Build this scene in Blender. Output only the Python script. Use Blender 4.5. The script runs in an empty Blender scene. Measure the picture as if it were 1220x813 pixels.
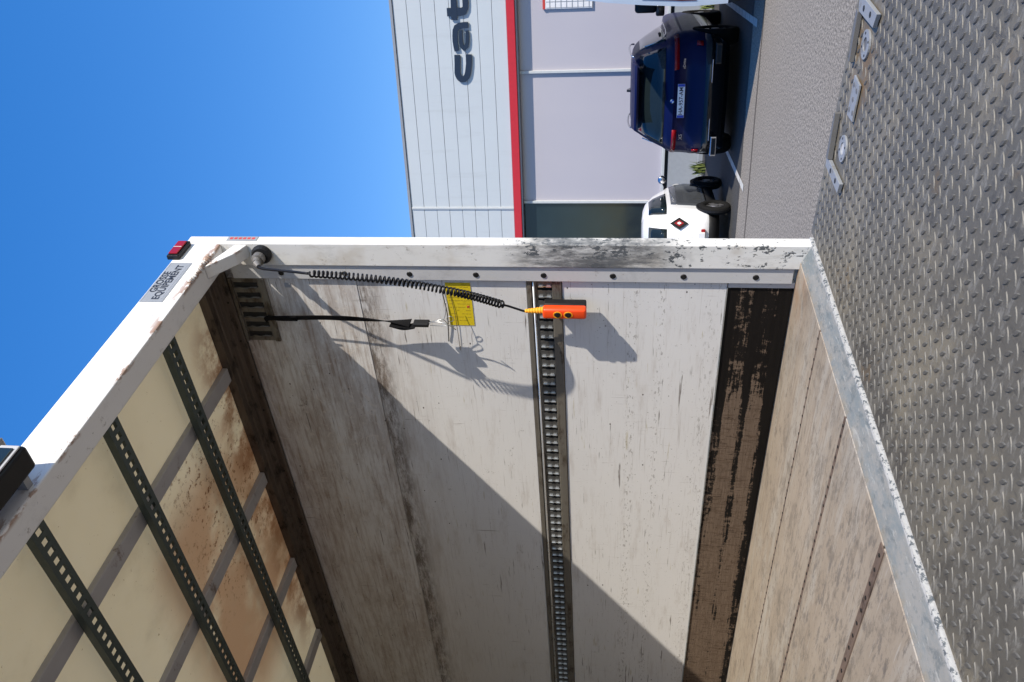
import bpy, bmesh, math, random
from mathutils import Vector, Matrix, noise as mnoise
random.seed(7)
SC = bpy.context.scene
COL = SC.collection
# ------------------------------------------------------------------ camera (phone held on its side)
CAM_R = Vector((0.1145678, 0.0636799, -0.9913723)); CAM_U = Vector((0.6114260, -0.7910527, 0.0198468))
CAM_F = Vector((0.7829639, 0.6084246, 0.1295647)); CAM_C = Vector((-1.5512341, -1.6744611, 1.7942475))
cam = bpy.data.cameras.new('camera'); cam.lens = 29.04; cam.sensor_width = 36
cam.clip_start = 0.05; cam.clip_end = 2000
co = bpy.data.objects.new('camera', cam); COL.objects.link(co)
m = Matrix((CAM_R, CAM_U, -CAM_F)).transposed().to_4x4(); m.translation = CAM_C
co.matrix_world = m; SC.camera = co
# ------------------------------------------------------------------ light
SUN_D = Vector((math.tan(math.radians(19.5)), 1, -0.708)).normalized()
EL = math.asin(-SUN_D.z); AZ = math.atan2(-SUN_D.x, -SUN_D.y)
w = bpy.data.worlds.new('World'); SC.world = w; w.use_nodes = True
nt = w.node_tree; bg = nt.nodes['Background']; sky = nt.nodes.new('ShaderNodeTexSky')
sky.sky_type = 'NISHITA'; sky.sun_disc = False; sky.sun_elevation = EL; sky.sun_rotation = AZ
sky.air_density = 1.0; sky.dust_density = 0.1; sky.ozone_density = 2.6; sky.altitude = 300
hs = nt.nodes.new('ShaderNodeHueSaturation'); hs.inputs['Saturation'].default_value = 1.86; hs.inputs['Value'].default_value = 2.5; hs.inputs['Hue'].default_value = .517
gm_ = nt.nodes.new('ShaderNodeGamma'); gm_.inputs[1].default_value = .58
nt.links.new(sky.outputs[0], gm_.inputs[0]); nt.links.new(gm_.outputs[0], hs.inputs['Color']); nt.links.new(hs.outputs[0], bg.inputs[0]); bg.inputs[1].default_value = 0.125
sl = bpy.data.lights.new('sun', 'SUN'); sl.energy = 5.0; sl.angle = math.radians(0.53); sl.color = (1, .915, .78)
so = bpy.data.objects.new('sun', sl); COL.objects.link(so); so.rotation_euler = SUN_D.to_track_quat('-Z', 'Y').to_euler()
SC.view_settings.view_transform = 'Standard'; SC.view_settings.look = 'None'
SC.view_settings.gamma = 1; SC.view_settings.exposure = 0.34
# ------------------------------------------------------------------ node helpers
class NM:
    def __init__(s, name, rough=.6, metal=0., spec=.5):
        s.m = bpy.data.materials.new(name); s.m.use_nodes = True; s.t = s.m.node_tree
        s.b = s.t.nodes['Principled BSDF']; s.out = s.t.nodes['Material Output']
        s.b.inputs['Roughness'].default_value = rough; s.b.inputs['Metallic'].default_value = metal
        s.b.inputs['Specular IOR Level'].default_value = spec
        s.tc = s.t.nodes.new('ShaderNodeTexCoord')
    def put(s, sock, v):
        if hasattr(v, 'is_output'): s.t.links.new(v, sock)
        elif isinstance(v, (tuple, list)): sock.default_value = tuple(v) + ((1,) if len(v) == 3 and len(sock.default_value) == 4 else ())
        else: sock.default_value = v
    def vec(s, sc=(1, 1, 1)):
        n = s.t.nodes.new('ShaderNodeMapping'); n.inputs['Scale'].default_value = sc
        s.t.links.new(s.tc.outputs['Object'], n.inputs[0]); return n.outputs[0]
    def xyz(s):
        n = s.t.nodes.new('ShaderNodeSeparateXYZ'); s.t.links.new(s.tc.outputs['Object'], n.inputs[0]); return n.outputs
    def noise(s, scale, sc=(1, 1, 1), detail=4, rough=.55, dist=0):
        n = s.t.nodes.new('ShaderNodeTexNoise'); s.t.links.new(s.vec(sc), n.inputs['Vector'])
        n.inputs['Scale'].default_value = scale; n.inputs['Detail'].default_value = detail
        n.inputs['Roughness'].default_value = rough; n.inputs['Distortion'].default_value = dist; return n.outputs['Fac']
    def voro(s, scale, sc=(1, 1, 1), feat='F1'):
        n = s.t.nodes.new('ShaderNodeTexVoronoi'); n.feature = feat
        s.t.links.new(s.vec(sc), n.inputs['Vector']); n.inputs['Scale'].default_value = scale; return n.outputs[0]
    def step(s, f, a, b):          # 0 below a, 1 above b
        n = s.t.nodes.new('ShaderNodeMapRange'); n.interpolation_type = 'SMOOTHSTEP'
        s.put(n.inputs[0], f); lo, hi = min(a, b), max(a, b)
        n.inputs[1].default_value = lo; n.inputs[2].default_value = hi
        n.inputs[3].default_value = 0 if a < b else 1; n.inputs[4].default_value = 1 if a < b else 0
        return n.outputs[0]
    def op(s, o, a, b=0.):
        n = s.t.nodes.new('ShaderNodeMath'); n.operation = o; s.put(n.inputs[0], a); s.put(n.inputs[1], b); return n.outputs[0]
    def mul(s, a, b): return s.op('MULTIPLY', a, b)
    def add(s, a, b): return s.op('ADD', a, b)
    def win(s, v, a, b, c, d): return s.mul(s.step(v, a, b), s.step(v, d, c))   # rises a..b, falls c..d
    def mix(s, f, a, b):
        n = s.t.nodes.new('ShaderNodeMix'); n.data_type = 'RGBA'; s.put(n.inputs[0], f); s.put(n.inputs[6], a); s.put(n.inputs[7], b)
        return n.outputs[2]
    def done(s, col=None, rough=None, metal=None, bump=None, bs=.3, bd=.002):
        if col is not None: s.put(s.b.inputs['Base Color'], col)
        if rough is not None: s.put(s.b.inputs['Roughness'], rough)
        if metal is not None: s.put(s.b.inputs['Metallic'], metal)
        if bump is not None:
            n = s.t.nodes.new('ShaderNodeBump'); n.inputs['Strength'].default_value = bs; n.inputs['Distance'].default_value = bd
            s.put(n.inputs['Height'], bump); s.t.links.new(n.outputs[0], s.b.inputs['Normal'])
        return s.m
def simple(name, col, rough=.5, metal=0., var=.12, scale=12, coat=0, spec=.5):
    k = NM(name, rough, metal, spec); f = k.noise(scale)
    c = k.mix(f, tuple(x * (1 - var) for x in col), tuple(x * (1 + var) for x in col))
    if coat: k.b.inputs['Coat Weight'].default_value = coat; k.b.inputs['Coat Roughness'].default_value = .04
    return k.done(c, k.add(k.mul(k.noise(scale * 2), .15), rough - .07))
# ------------------------------------------------------------------ materials
M = {}
def mk_wall():
    k = NM('white_wall_board', .6); x, y, z = k.xyz()
    base = k.mix(k.noise(2.2, (1, .6, 1.5), 5), (.60, .595, .595), (.69, .685, .69))
    wear = k.noise(9, (1, .35, 2), 6, .7)
    base = k.mix(k.mul(k.step(wear, .52, .75), .5), base, (.42, .38, .35))
    up = k.mul(k.step(z, 2.55, 3.0), k.add(k.mul(k.step(k.noise(3.4, (1, .55, 2.2), 9, .8), .40, .62), .75), k.mul(k.step(k.noise(26, (1, .12, 2.6), 5, .7), .48, .60), .45)))
    base = k.mix(k.mul(up, .72), base, (.26, .195, .155))
    mk = k.mul(k.step(k.noise(8, (1, .8, 1.2), 9, .85), .60, .66), k.step(k.noise(1.9), .46, .62)); base = k.mix(k.mul(mk, .7), base, (.10, .07, .055))
    lt_ = k.mul(k.step(k.noise(18, (1, .9, 1), 2, .5, 2.), .635, .65), k.step(z, 2.9, 2.95)); base = k.mix(k.mul(lt_, .5), base, (.62, .57, .52))
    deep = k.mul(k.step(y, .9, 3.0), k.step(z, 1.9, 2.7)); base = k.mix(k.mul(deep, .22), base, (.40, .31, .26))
    # long streaks rubbed along the load direction
    st = k.mul(k.step(k.noise(5, (1, .5, 30), 5, .65), .57, .70), k.step(k.noise(2.5, (1, 1.3, 3)), .42, .6))
    base = k.mix(k.mul(st, .5), base, (.28, .24, .215))
    sc1 = k.mul(k.step(k.noise(34, (1, .10, 2.4), 3, .6), .63, .68), k.step(k.noise(4.3, (1, .5, 3)), .47, .58))
    base = k.mix(k.mul(sc1, .85), base, (.13, .11, .10))
    sc2 = k.mul(k.step(k.noise(30, (1, 2.4, .12), 3, .6), .665, .71), k.step(k.noise(3.3), .5, .6))
    base = k.mix(k.mul(sc2, .7), base, (.2, .175, .16))
    # worn seam under the top board
    sm = k.mul(k.win(z, 2.775, 2.87, 2.893, 2.897), k.step(k.noise(11, (1, .5, 2.2), 9, .85), .38, .60))
    base = k.mix(k.mul(sm, .92), base, (.09, .065, .05))
    # rows of small chips where pallets rub
    rows = k.add(k.win(z, 1.71, 1.735, 1.75, 1.78), k.add(k.win(z, 1.60, 1.62, 1.63, 1.65), k.mul(k.win(z, 1.38, 1.40, 1.43, 1.47), .6)))
    ch = k.mul(rows, k.step(k.noise(80, (1, .4, 1.3), 4, .65), .57, .63)); base = k.mix(k.mul(ch, .6), base, (.16, .14, .125))
    dots = k.mul(k.step(k.voro(17, (1, .8, 1.2)), .085, .05), k.step(k.noise(3.1), .5, .58)); base = k.mix(dots, base, (.05, .04, .035))
    fs_ = k.mul(k.step(k.noise(90, (1, .06, 2), 4, .65), .61, .68), .35); base = k.mix(fs_, base, (.33, .30, .28))
    fs2 = k.mul(k.mul(k.step(k.noise(70, (1, 2.2, .08), 4, .65), .63, .69), k.step(k.noise(4), .45, .6)), .35); base = k.mix(fs2, base, (.32, .30, .28))
    specks = k.step(k.noise(120, (1, .7, 1), 2), .70, .74); base = k.mix(k.mul(specks, .75), base, (.12, .1, .09))
    rust = k.mul(k.step(k.noise(14, (1, .3, 4), 3), .68, .74), .5); base = k.mix(rust, base, (.36, .30, .15))
    return k.done(base, .58, None, k.add(k.noise(40, (1, .3, 2)), k.mul(sc1, -.8)), .12, .002)
M['wall'] = mk_wall()
def mk_kick():
    k = NM('black_kick_board', .7, 0, .15); x, y, z = k.xyz()
    wood = k.mix(k.noise(30, (1, .25, 5), 5, .7), (.055, .036, .025), (.215, .16, .12))
    wood = k.mix(k.mul(k.step(k.noise(18, (1, 3, .5), 6, .7), .52, .66), .6), wood, (.07, .045, .03))
    wood = k.mix(k.mul(k.step(k.noise(60, (1, .6, 3), 4, .7), .58, .65), .7), wood, (.04, .024, .016))
    wood = k.mix(k.mul(k.step(k.noise(34, (1, 3.2, .5), 6, .75), .55, .64), .8), wood, (.035, .022, .015))
    blk = k.mix(k.noise(12, (1, .2, 4)), (.003, .0025, .0025), (.013, .011, .010))
    bands = k.add(k.win(z, 1.255, 1.275, 1.325, 1.34), k.mul(k.win(z, 1.165, 1.18, 1.225, 1.24), .85))
    dep = k.step(y, .36, 1.15)
    f = k.add(k.mul(bands, .16), k.add(k.mul(dep, .17), k.add(k.mul(k.step(y, 1.0, 2.6), .085), k.add(k.mul(k.noise(20, (1, .22, 4), 8, .75), .55), k.mul(k.noise(26, (1, 1.5, .8), 6, .8), .45)))))
    f = k.add(f, k.add(k.mul(k.win(z, 1.12, 1.121, 1.145, 1.165), -.12), k.mul(k.add(k.noise(4.5, (1, .8, 2.2), 7, .8), -.5), .42)))
    return k.done(k.mix(k.step(f, .675, .705), blk, wood), k.add(.6, k.mul(k.step(f, .68, .71), .2)), None, k.add(k.noise(40, (1, .3, 3)), f), .3, .003)
M['kick'] = mk_kick()
def mk_floor():
    k = NM('worn_plywood_floor', .62); x, y, z = k.xyz()
    base = k.mix(k.noise(3.0, (2.4, .35, 1), 6, .6), (.245, .198, .150), (.40, .345, .285))
    dust = k.step(k.noise(2.4, (3.2, .6, 1), 5, .7, .4), .46, .64); base = k.mix(k.mul(dust, .7), base, (.37, .345, .31))
    st = k.step(k.noise(22, (2.6, .12, 1), 4, .6), .56, .72); base = k.mix(k.mul(st, .5), base, (.15, .115, .09))
    mott = k.step(k.noise(16, (1.6, .55, 1), 6, .72), .53, .63); base = k.mix(k.mul(mott, k.mul(k.step(x, .85, .3), .75)), base, (.155, .137, .125))
    scr = k.step(k.noise(40, (2.5, .09, 1), 2), .66, .70); base = k.mix(k.mul(scr, .55), base, (.42, .39, .36))
    scr2 = k.step(k.noise(40, (.25, 2.2, 1), 2), .69, .72); base = k.mix(k.mul(scr2, .5), base, (.12, .095, .075))
    gru = k.step(k.noise(7, (1.4, .8, 1), 8, .82), .50, .62); base = k.mix(k.mul(gru, .65), base, (.165, .14, .115))
    big = k.step(k.noise(2.2, (1, .8, 1), 8, .8), .50, .66); base = k.mix(k.mul(big, .4), base, (.20, .17, .14))
    gr2 = k.step(k.noise(26, (1.6, .5, 1), 6, .8), .54, .62); base = k.mix(k.mul(gr2, .6), base, (.13, .112, .095))
    rus = k.mul(k.win(y, .0, .07, .16, .42), k.mul(k.step(x, .95, 1.22), k.step(k.noise(9), .35, .6))); base = k.mix(k.mul(rus, .6), base, (.30, .17, .09))
    gr = k.step(k.noise(130), .68, .73); base = k.mix(k.mul(gr, .7), base, (.12, .10, .085))
    return k.done(base, .6, None, k.noise(60, (2, .2, 1)), .18, .002)
M['floor'] = mk_floor()
def mk_paint(name, c1, c2, chips=.62, rustz=None, reveal=False):
    k = NM(name, .38); x, y, z = k.xyz()
    base = k.mix(k.noise(5), c1, c2)
    base = k.mix(k.mul(k.step(k.noise(7, (1, 1, 1), 6, .75), .52, .72), .35), base, tuple(.55 * a for a in c1))
    f = k.noise(30, (1, 1, .7), 7, .72)
    gr_ = k.mul(k.step(k.noise(16, (1, 1, 1), 8, .8), .60, .66), .6); base = k.mix(gr_, base, (.22, .19, .16))
    if reveal:
        zone = k.add(k.mul(k.win(z, 1.5, 1.72, 2.14, 2.34), .09), k.mul(k.win(z, 1.05, 1.15, 1.55, 1.7), .085))
        zone = k.add(zone, k.mul(k.step(z, 2.5, 2.9), -.06))
        zone = k.add(zone, k.mul(k.step(y, .02, .095), k.mul(k.win(z, 1.9, 2.05, 2.2, 2.35), -.10)))
        zone = k.add(zone, k.mul(k.step(k.noise(6, (1, 1, .5), 3), .42, .62), k.mul(k.win(z, 1.3, 1.8, 2.2, 2.5), .06)))
        f = k.add(f, zone); base = k.mix(k.mul(k.step(k.noise(5, (1, 1, .8)), .5, .68), .45), base, (.40, .34, .26))
        smear = k.mul(k.win(z, 1.5, 1.72, 2.12, 2.32), k.step(k.noise(6, (1, 2.5, .6), 8, .8), .34, .60)); base = k.mix(k.mul(smear, .92), base, (.085, .09, .097))
        sm2 = k.mul(k.step(k.noise(12, (1, 1, .3), 6, .75), .52, .7), .4); base = k.mix(sm2, base, (.24, .22, .19))
    chip = k.step(f, chips, chips + .025)
    pc = k.mix(k.noise(22), (.045, .052, .06), (.13, .14, .15)); base = k.mix(chip, base, pc)
    rough = k.add(.38, k.mul(chip, .25))
    if rustz:
        lo, hi = rustz
        r = k.mul(k.mul(k.step(z, hi, lo), k.step(y, .022, .004)), k.step(k.noise(13, (.5, 1, 1.2), 5, .7), .50, .57))
        rc = k.mix(k.noise(45), (.24, .11, .055), (.45, .36, .30)); base = k.mix(r, base, rc)
    return k.done(base, rough, None, k.mul(chip, -1.), .35, .0015)
M['header'] = mk_paint('white_header_paint', (.72, .72, .71), (.80, .80, .79), .66, (3.436, 3.482))
M['frame'] = mk_paint('worn_frame_paint', (.66, .66, .64), (.74, .73, .72), .66, None, True)
M['strip'] = mk_paint('grey_strip_paint', (.44, .44, .455), (.52, .52, .53), .66)
def mk_cream():
    k = NM('cream_roof_sheet', .5); x, y, z = k.xyz()
    c = k.mix(k.noise(3), (.82, .745, .56), (.89, .825, .66))
    z1 = k.mul(k.win(y, .70, 1.0, 2.0, 2.4), k.win(x, .10, .45, 1.2, 1.3))
    s = k.mul(z1, k.step(k.noise(3.0, (1, 1, 1), 5, .6), .30, .55)); c = k.mix(k.mul(s, .62), c, (.58, .36, .20))
    d = k.mul(k.win(y, .55, .75, 1.35, 1.75), k.mul(k.step(x, .3, .7), k.step(k.noise(38, (1, 1, 1), 5, .75), .56, .63))); c = k.mix(k.mul(d, .85), c, (.22, .10, .04))
    hz = k.mul(k.win(y, .2, .5, 2.2, 2.8), k.mul(k.step(x, .88, 1.1), k.step(k.noise(6, (1, 1, 1), 6, .75), .40, .60))); c = k.mix(k.mul(hz, .75), c, (.36, .19, .09))
    c = k.mix(k.mul(k.step(k.noise(2.5, (1, 1, 1), 6, .7), .5, .72), .35), c, (.62, .55, .40))
    c = k.mix(k.step(k.noise(70), .70, .74), c, (.5, .4, .25))
    t = k.t; df = t.nodes.new('ShaderNodeBsdfDiffuse'); tr = t.nodes.new('ShaderNodeBsdfTranslucent'); mx = t.nodes.new('ShaderNodeMixShader')
    for n in (df, tr): t.links.new(c, n.inputs[0])
    mx.inputs[0].default_value = .40; t.links.new(df.outputs[0], mx.inputs[1]); t.links.new(tr.outputs[0], mx.inputs[2]); t.links.new(mx.outputs[0], k.out.inputs[0])
    return k.m
M['cream'] = mk_cream()
def mk_dirtymetal(name, c1, c2, dirt, st=(1, .15, 4), rough=.5, metal=.4, th=.5):
    k = NM(name, rough, metal); base = k.mix(k.noise(9, st, 5, .65), c1, c2)
    base = k.mix(k.step(k.noise(14, (1, .5, 1.5), 6, .7), th, th + .16), base, dirt)
    return k.done(base, k.add(rough - .1, k.mul(k.noise(30), .25)), None, k.noise(50, st), .2, .001)
M['cove'] = mk_dirtymetal('brown_cove_metal', (.055, .042, .034), (.16, .125, .10), (.025, .018, .014))
M['bow'] = mk_dirtymetal('grey_roof_bow', (.33, .325, .335), (.43, .42, .425), (.17, .125, .10), (1, 1, 1), .5, .2, .58)
M['rail'] = mk_dirtymetal('green_load_rail', (.040, .058, .057), (.068, .088, .085), (.10, .105, .095), (1, .2, 1), .45, .3, .62)
M['track'] = mk_dirtymetal('grey_lashing_track', (.10, .10, .10), (.21, .207, .20), (.07, .06, .05), (1, .2, 3), .4, .7, .55)
M['track_brown'] = mk_dirtymetal('brown_lashing_flange', (.13, .115, .095), (.23, .215, .19), (.075, .058, .042), (1, .12, 3), .5, .4, .5)
M['bright'] = simple('bright_worn_steel', (.62, .63, .64), .28, .85)
M['dark'] = simple('dark_void', (.012, .012, .012), .8)
def mk_sill():
    k = NM('galvanised_sill', .42, .25); x, y, z = k.xyz()
    base = k.mix(k.noise(11, (.6, 2, 1), 7, .75), (.22, .215, .20), (.34, .34, .335))
    base = k.mix(k.mul(k.step(k.noise(5, (.7, 1.5, 1), 7, .78), .44, .62), .8), base, (.17, .205, .225))
    base = k.mix(k.mul(k.step(k.noise(34, (.5, 1, 1), 6, .75), .52, .64), .6), base, (.10, .125, .14))
    base = k.mix(k.mul(k.step(k.noise(50, (.3, 1.6, 1), 4, .7), .58, .66), .5), base, (.47, .47, .45))
    base = k.mix(k.mul(k.win(y, .05, .066, .09, .1), k.mul(k.step(k.noise(20), .42, .62), .6)), base, (.27, .235, .18))
    return k.done(base, k.add(.34, k.mul(k.noise(20), .3)), None, k.noise(60), .3, .002)
M['sill'] = mk_sill()
def mk_lip():
    k = NM('worn_white_lip', .4, .1); b = k.mix(k.step(k.noise(70, (1, 1, 1), 5, .7), .52, .58), (.46, .46, .455), (.12, .135, .15))
    return k.done(b, .4, None, k.noise(90), .6, .003)
M['lip'] = mk_lip()
def mk_plate():
    k = NM('dirty_tread_plate', .5, .2); base = k.mix(k.noise(2.2, (1, 1, 1), 6, .65), (.085, .079, .068), (.17, .157, .13))
    base = k.mix(k.mul(k.step(k.noise(1.9, (1, 1, 1), 6, .68, .6), .46, .64), .75), base, (.235, .205, .15))
    base = k.mix(k.mul(k.step(k.noise(36, (1, .35, 1), 5, .75), .50, .64), .6), base, (.27, .258, .23))
    base = k.mix(k.mul(k.step(k.noise(34, (.35, 1, 1), 5, .75), .54, .64), .55), base, (.06, .057, .052))
    base = k.mix(k.mul(k.step(k.noise(4, (1, 1, 1), 9, .82), .52, .66), .7), base, (.055, .052, .05))
    x, y, z = k.xyz(); rs = k.mul(k.step(k.noise(3.6, (1, 1, 1), 5, .7), .60, .70), .55); base = k.mix(rs, base, (.16, .105, .05))
    hg = k.mul(k.mul(k.win(x, .90, 1.06, 1.16, 1.24), k.win(y, -.96, -.78, -.66, -.5)), k.step(k.noise(11, (1, 1, 1), 6, .75), .40, .58)); base = k.mix(k.mul(hg, .8), base, (.20, .125, .055))
    hg2 = k.mul(k.win(y, -.22, -.1, -.03, -.01), k.step(k.noise(7, (1, .5, 1), 6, .8), .48, .62)); base = k.mix(k.mul(hg2, .75), base, (.045, .042, .04))
    return k.done(base, k.add(.36, k.mul(k.noise(9, (1, 1, 1), 5, .7), .4)), None, k.noise(90, (1, .6, 1), 5, .75), .35, .0015)
M['plate'] = mk_plate()
def mk_stud():
    k = NM('worn_tread_stud', .6, .15, .35); x, y, z = k.xyz()
    c = k.mix(k.step(z, .0010, .0026), (.15, .144, .13), (.105, .10, .09)); c = k.mix(k.mul(k.noise(60), .5), c, (.10, .092, .08)); return k.done(c, .55)
M['stud'] = mk_stud()
M['galv'] = mk_dirtymetal('galvanised_bracket', (.26, .275, .295), (.36, .37, .385), (.20, .175, .13), (1, 1, 1), .45, .3, .54)
M['darkgalv'] = simple('grey_bracket_leg', (.20, .19, .18), .5, .5)
def mk_asph(name, a, b, c, sc=1.):
    k = NM(name, .85); f = k.noise(38 * sc, (1, 1, 1), 6, .85); base = k.mix(k.step(f, .40, .60), a, b)
    base = k.mix(k.mul(k.step(k.noise(.35, (1, 1, 1), 5), .4, .65), .4), base, c)
    base = k.mix(k.mul(k.step(k.voro(42 * sc), .22, .1), .5), base, tuple(min(1, 1.35 * q) for q in b))
    return k.done(base, .85, None, f, .6, .006)
M['asphalt'] = mk_asph('pale_chipped_asphalt', (.075, .066, .055), (.42, .372, .31), (.22, .19, .155))
M['bay'] = mk_asph('shade_darkened_asphalt', (.02, .02, .021), (.075, .074, .073), (.035, .035, .035))  # same asphalt as the ground, with extra shade put into its colour
M['line'] = simple('worn_white_line', (.55, .54, .50), .7, 0, .4, 9)
M['joint'] = simple('asphalt_joint', (.10, .085, .07), .9, 0, .4, 6)
def mk_clad():
    k = NM('white_cladding', .5); c = k.mix(k.noise(.7), (.475, .515, .545), (.53, .57, .60))
    c = k.mix(k.mul(k.step(k.noise(5, (1, 1, .12), 6, .7), .52, .72), .22), c, (.36, .38, .39))
    return k.done(c, .5, None, k.noise(1.6, (1, 1, .3)), .1, .02)
M['clad'] = mk_clad()
M['flash'] = simple('grey_flashing', (.30, .31, .33), .45, .2)
M['red'] = simple('red_trim_paint', (.50, .018, .03), .35)
M['letter'] = simple('dark_navy_letter', (.012, .022, .045), .4)
M['mull'] = simple('white_window_frame', (.50, .52, .53), .4)
M['gbase'] = simple('grey_base_wall', (.30, .32, .345), .7)
def mk_blind():
    k = NM('lavender_blind_glass', .3); c = k.mix(k.noise(.9, (.6, .6, .35), 4), (.40, .385, .445), (.48, .455, .49)); return k.done(c, .3)
M['blind'] = mk_blind()
M['dglass'] = simple('dark_window_glass', (.012, .022, .028), .06, 0, .3, 2)
M['poster'] = simple('white_notice_board', (.7, .7, .72), .5)
M['blue'] = simple('dark_blue_car_paint', (.002, .0045, .042), .5, .0, .1, 5, .16, .15)
M['blk'] = simple('black_plastic', (.010, .010, .011), .5, 0, .12, 12, 0, .3)
M['gloss'] = simple('gloss_black_trim', (.008, .008, .009), .15)
M['cglass'] = simple('tinted_car_glass', (.010, .016, .018), .05)
M['chrome'] = simple('chrome_trim', (.6, .6, .62), .18, 1.)
M['rubber'] = simple('tyre_rubber', (.010, .010, .010), .9, 0, .1, 12, 0, .15)
M['alloy'] = simple('alloy_wheel', (.35, .35, .37), .35, .8)
M['redlamp'] = simple('red_lamp_lens', (.26, .004, .008), .2)
M['pwhite'] = simple('white_number_plate', (.78, .78, .78), .35)
M['pblue'] = simple('blue_plate_band', (.02, .06, .4), .4)
M['carwhite'] = simple('white_car_paint', (.74, .75, .76), .3, 0, .02, 5, 1)
M['vanpaint'] = simple('pale_blue_white_van_paint', (.52, .60, .70), .35, 0, .03, 4, 1)
M['seat'] = simple('dark_seat_fabric', (.02, .02, .022), .8)
M['orange'] = simple('orange_pendant_plastic', (.80, .065, .008), .38)
M['yrib'] = simple('amber_rubber_sleeve', (.80, .36, .02), .45)
M['cable'] = simple('black_cable_sheath', (.006, .0065, .009), .45, 0, .1, 12, 0, .25)
M['web'] = simple('black_webbing', (.006, .006, .007), .9, 0, .1, 12, 0, .15)
M['steel'] = simple('plain_steel', (.42, .43, .44), .35, .9)
M['wire'] = simple('dull_spring_wire', (.16, .16, .17), .4, .8)
def mk_yel():
    k = NM('yellow_label_print', .5); c = k.mix(k.step(k.noise(40), .6, .66), (.62, .47, .012), (.50, .37, .01)); return k.done(c, .5)
M['yel'] = mk_yel()
M['ink'] = simple('dark_print_ink', (.02, .025, .04), .6)
M['greyink'] = simple('grey_print_ink', (.28, .30, .34), .6)
M['stk'] = simple('pale_grey_sticker', (.27, .29, .32), .5)
M['redink'] = simple('red_print_ink', (.50, .05, .04), .5)
M['leaf'] = simple('weed_leaf', (.09, .12, .025), .6, 0, .4, 20)
# ------------------------------------------------------------------ mesh helpers
class MB:
    def __init__(s): s.v = []; s.f = []
    def box(s, x0, x1, y0, y1, z0, z1):
        b = len(s.v); s.v += [(x, y, z) for z in (z0, z1) for y in (y0, y1) for x in (x0, x1)]
        s.f += [tuple(b + i for i in q) for q in ((0, 2, 3, 1), (4, 5, 7, 6), (0, 1, 5, 4), (2, 6, 7, 3), (0, 4, 6, 2), (1, 3, 7, 5))]; return s
    def prism(s, poly, ax, a, b):       # poly in the other two axes (cyclic order after ax), extruded a..b
        n = len(poly); o = len(s.v)
        for t in (a, b):
            for p, q in poly: s.v.append({0: (t, p, q), 1: (q, t, p), 2: (p, q, t)}[ax])
        s.f.append(tuple(o + i for i in range(n))[::-1]); s.f.append(tuple(o + n + i for i in range(n)))
        for i in range(n): j = (i + 1) % n; s.f.append((o + i, o + j, o + n + j, o + n + i))
        return s
    def tube(s, pts, r, n=8, cap=True):
        pts = [Vector(p) for p in pts]; rs = r if isinstance(r, (list, tuple)) else [r] * len(pts); o = len(s.v)
        t0 = (pts[1] - pts[0]).normalized(); up = Vector((0, 0, 1)) if abs(t0.z) < .9 else Vector((1, 0, 0)); a = t0.cross(up).normalized()
        for i, p in enumerate(pts):
            t = (pts[min(i + 1, len(pts) - 1)] - pts[max(i - 1, 0)]).normalized(); a = (a - t * a.dot(t)).normalized(); b = t.cross(a)
            for k in range(n):
                g = 2 * math.pi * k / n; s.v.append(tuple(p + (a * math.cos(g) + b * math.sin(g)) * rs[i]))
        for i in range(len(pts) - 1):
            for k in range(n):
                l = (k + 1) % n; s.f.append((o + i * n + k, o + i * n + l, o + (i + 1) * n + l, o + (i + 1) * n + k))
        if cap: s.f.append(tuple(o + k for k in range(n))[::-1]); e = o + (len(pts) - 1) * n; s.f.append(tuple(e + k for k in range(n)))
        return s
    def ribbon(s, pts, wid, th):        # strap: pts, width vector per point, thickness along normal
        o = len(s.v); n = len(pts); pts = [Vector(p) for p in pts]; wid = [Vector(q) for q in wid]
        for i, p in enumerate(pts):
            t = (pts[min(i + 1, n - 1)] - pts[max(i - 1, 0)]).normalized(); nn = t.cross(wid[i]).normalized() * th / 2
            for q in (p - wid[i] / 2 - nn, p + wid[i] / 2 - nn, p + wid[i] / 2 + nn, p - wid[i] / 2 + nn): s.v.append(tuple(q))
        for i in range(n - 1):
            for k in range(4): l = (k + 1) % 4; s.f.append((o + i * 4 + k, o + i * 4 + l, o + i * 4 + 4 + l, o + i * 4 + 4 + k))
        s.f.append((o + 3, o + 2, o + 1, o)); e = o + (n - 1) * 4; s.f.append((e, e + 1, e + 2, e + 3)); return s
    def cyl(s, p, ax, r, h, n=16, r2=None):
        p = Vector(p); a = Vector(ax).normalized(); return s.tube([p, p + a * h], [r, r if r2 is None else r2], n)
    def mesh(s, name):
        me = bpy.data.meshes.new(name); me.from_pydata(s.v, [], s.f); me.validate()
        bm = bmesh.new(); bm.from_mesh(me); bmesh.ops.recalc_face_normals(bm, faces=bm.faces); bm.to_mesh(me); bm.free(); return me
    def obj(s, name, mat, parent=None, bevel=0, smooth=False, loc=None, seg=2):
        me = s.mesh(name); me.materials.append(M[mat] if isinstance(mat, str) else mat)
        if smooth: me.shade_smooth()
        o = bpy.data.objects.new(name, me); COL.objects.link(o)
        if parent: o.parent = parent
        if loc: o.location = loc
        if bevel:
            b = o.modifiers.new('bevel', 'BEVEL'); b.width = bevel; b.segments = seg; b.limit_method = 'ANGLE'; b.angle_limit = .6
        return o
def inst(src, parent, loc, rot=None):
    c = src.copy(); COL.objects.link(c); c.parent = parent; c.location = loc
    if rot: c.rotation_euler = rot
    return c
def empty(name, label, cat, loc=(0, 0, 0), rz=0, group=None):
    o = bpy.data.objects.new(name, None); COL.objects.link(o); o.location = loc; o.rotation_euler = (0, 0, rz); o.empty_display_size = .2
    o['label'] = label; o['category'] = cat
    if group: o['group'] = group
    return o
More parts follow.
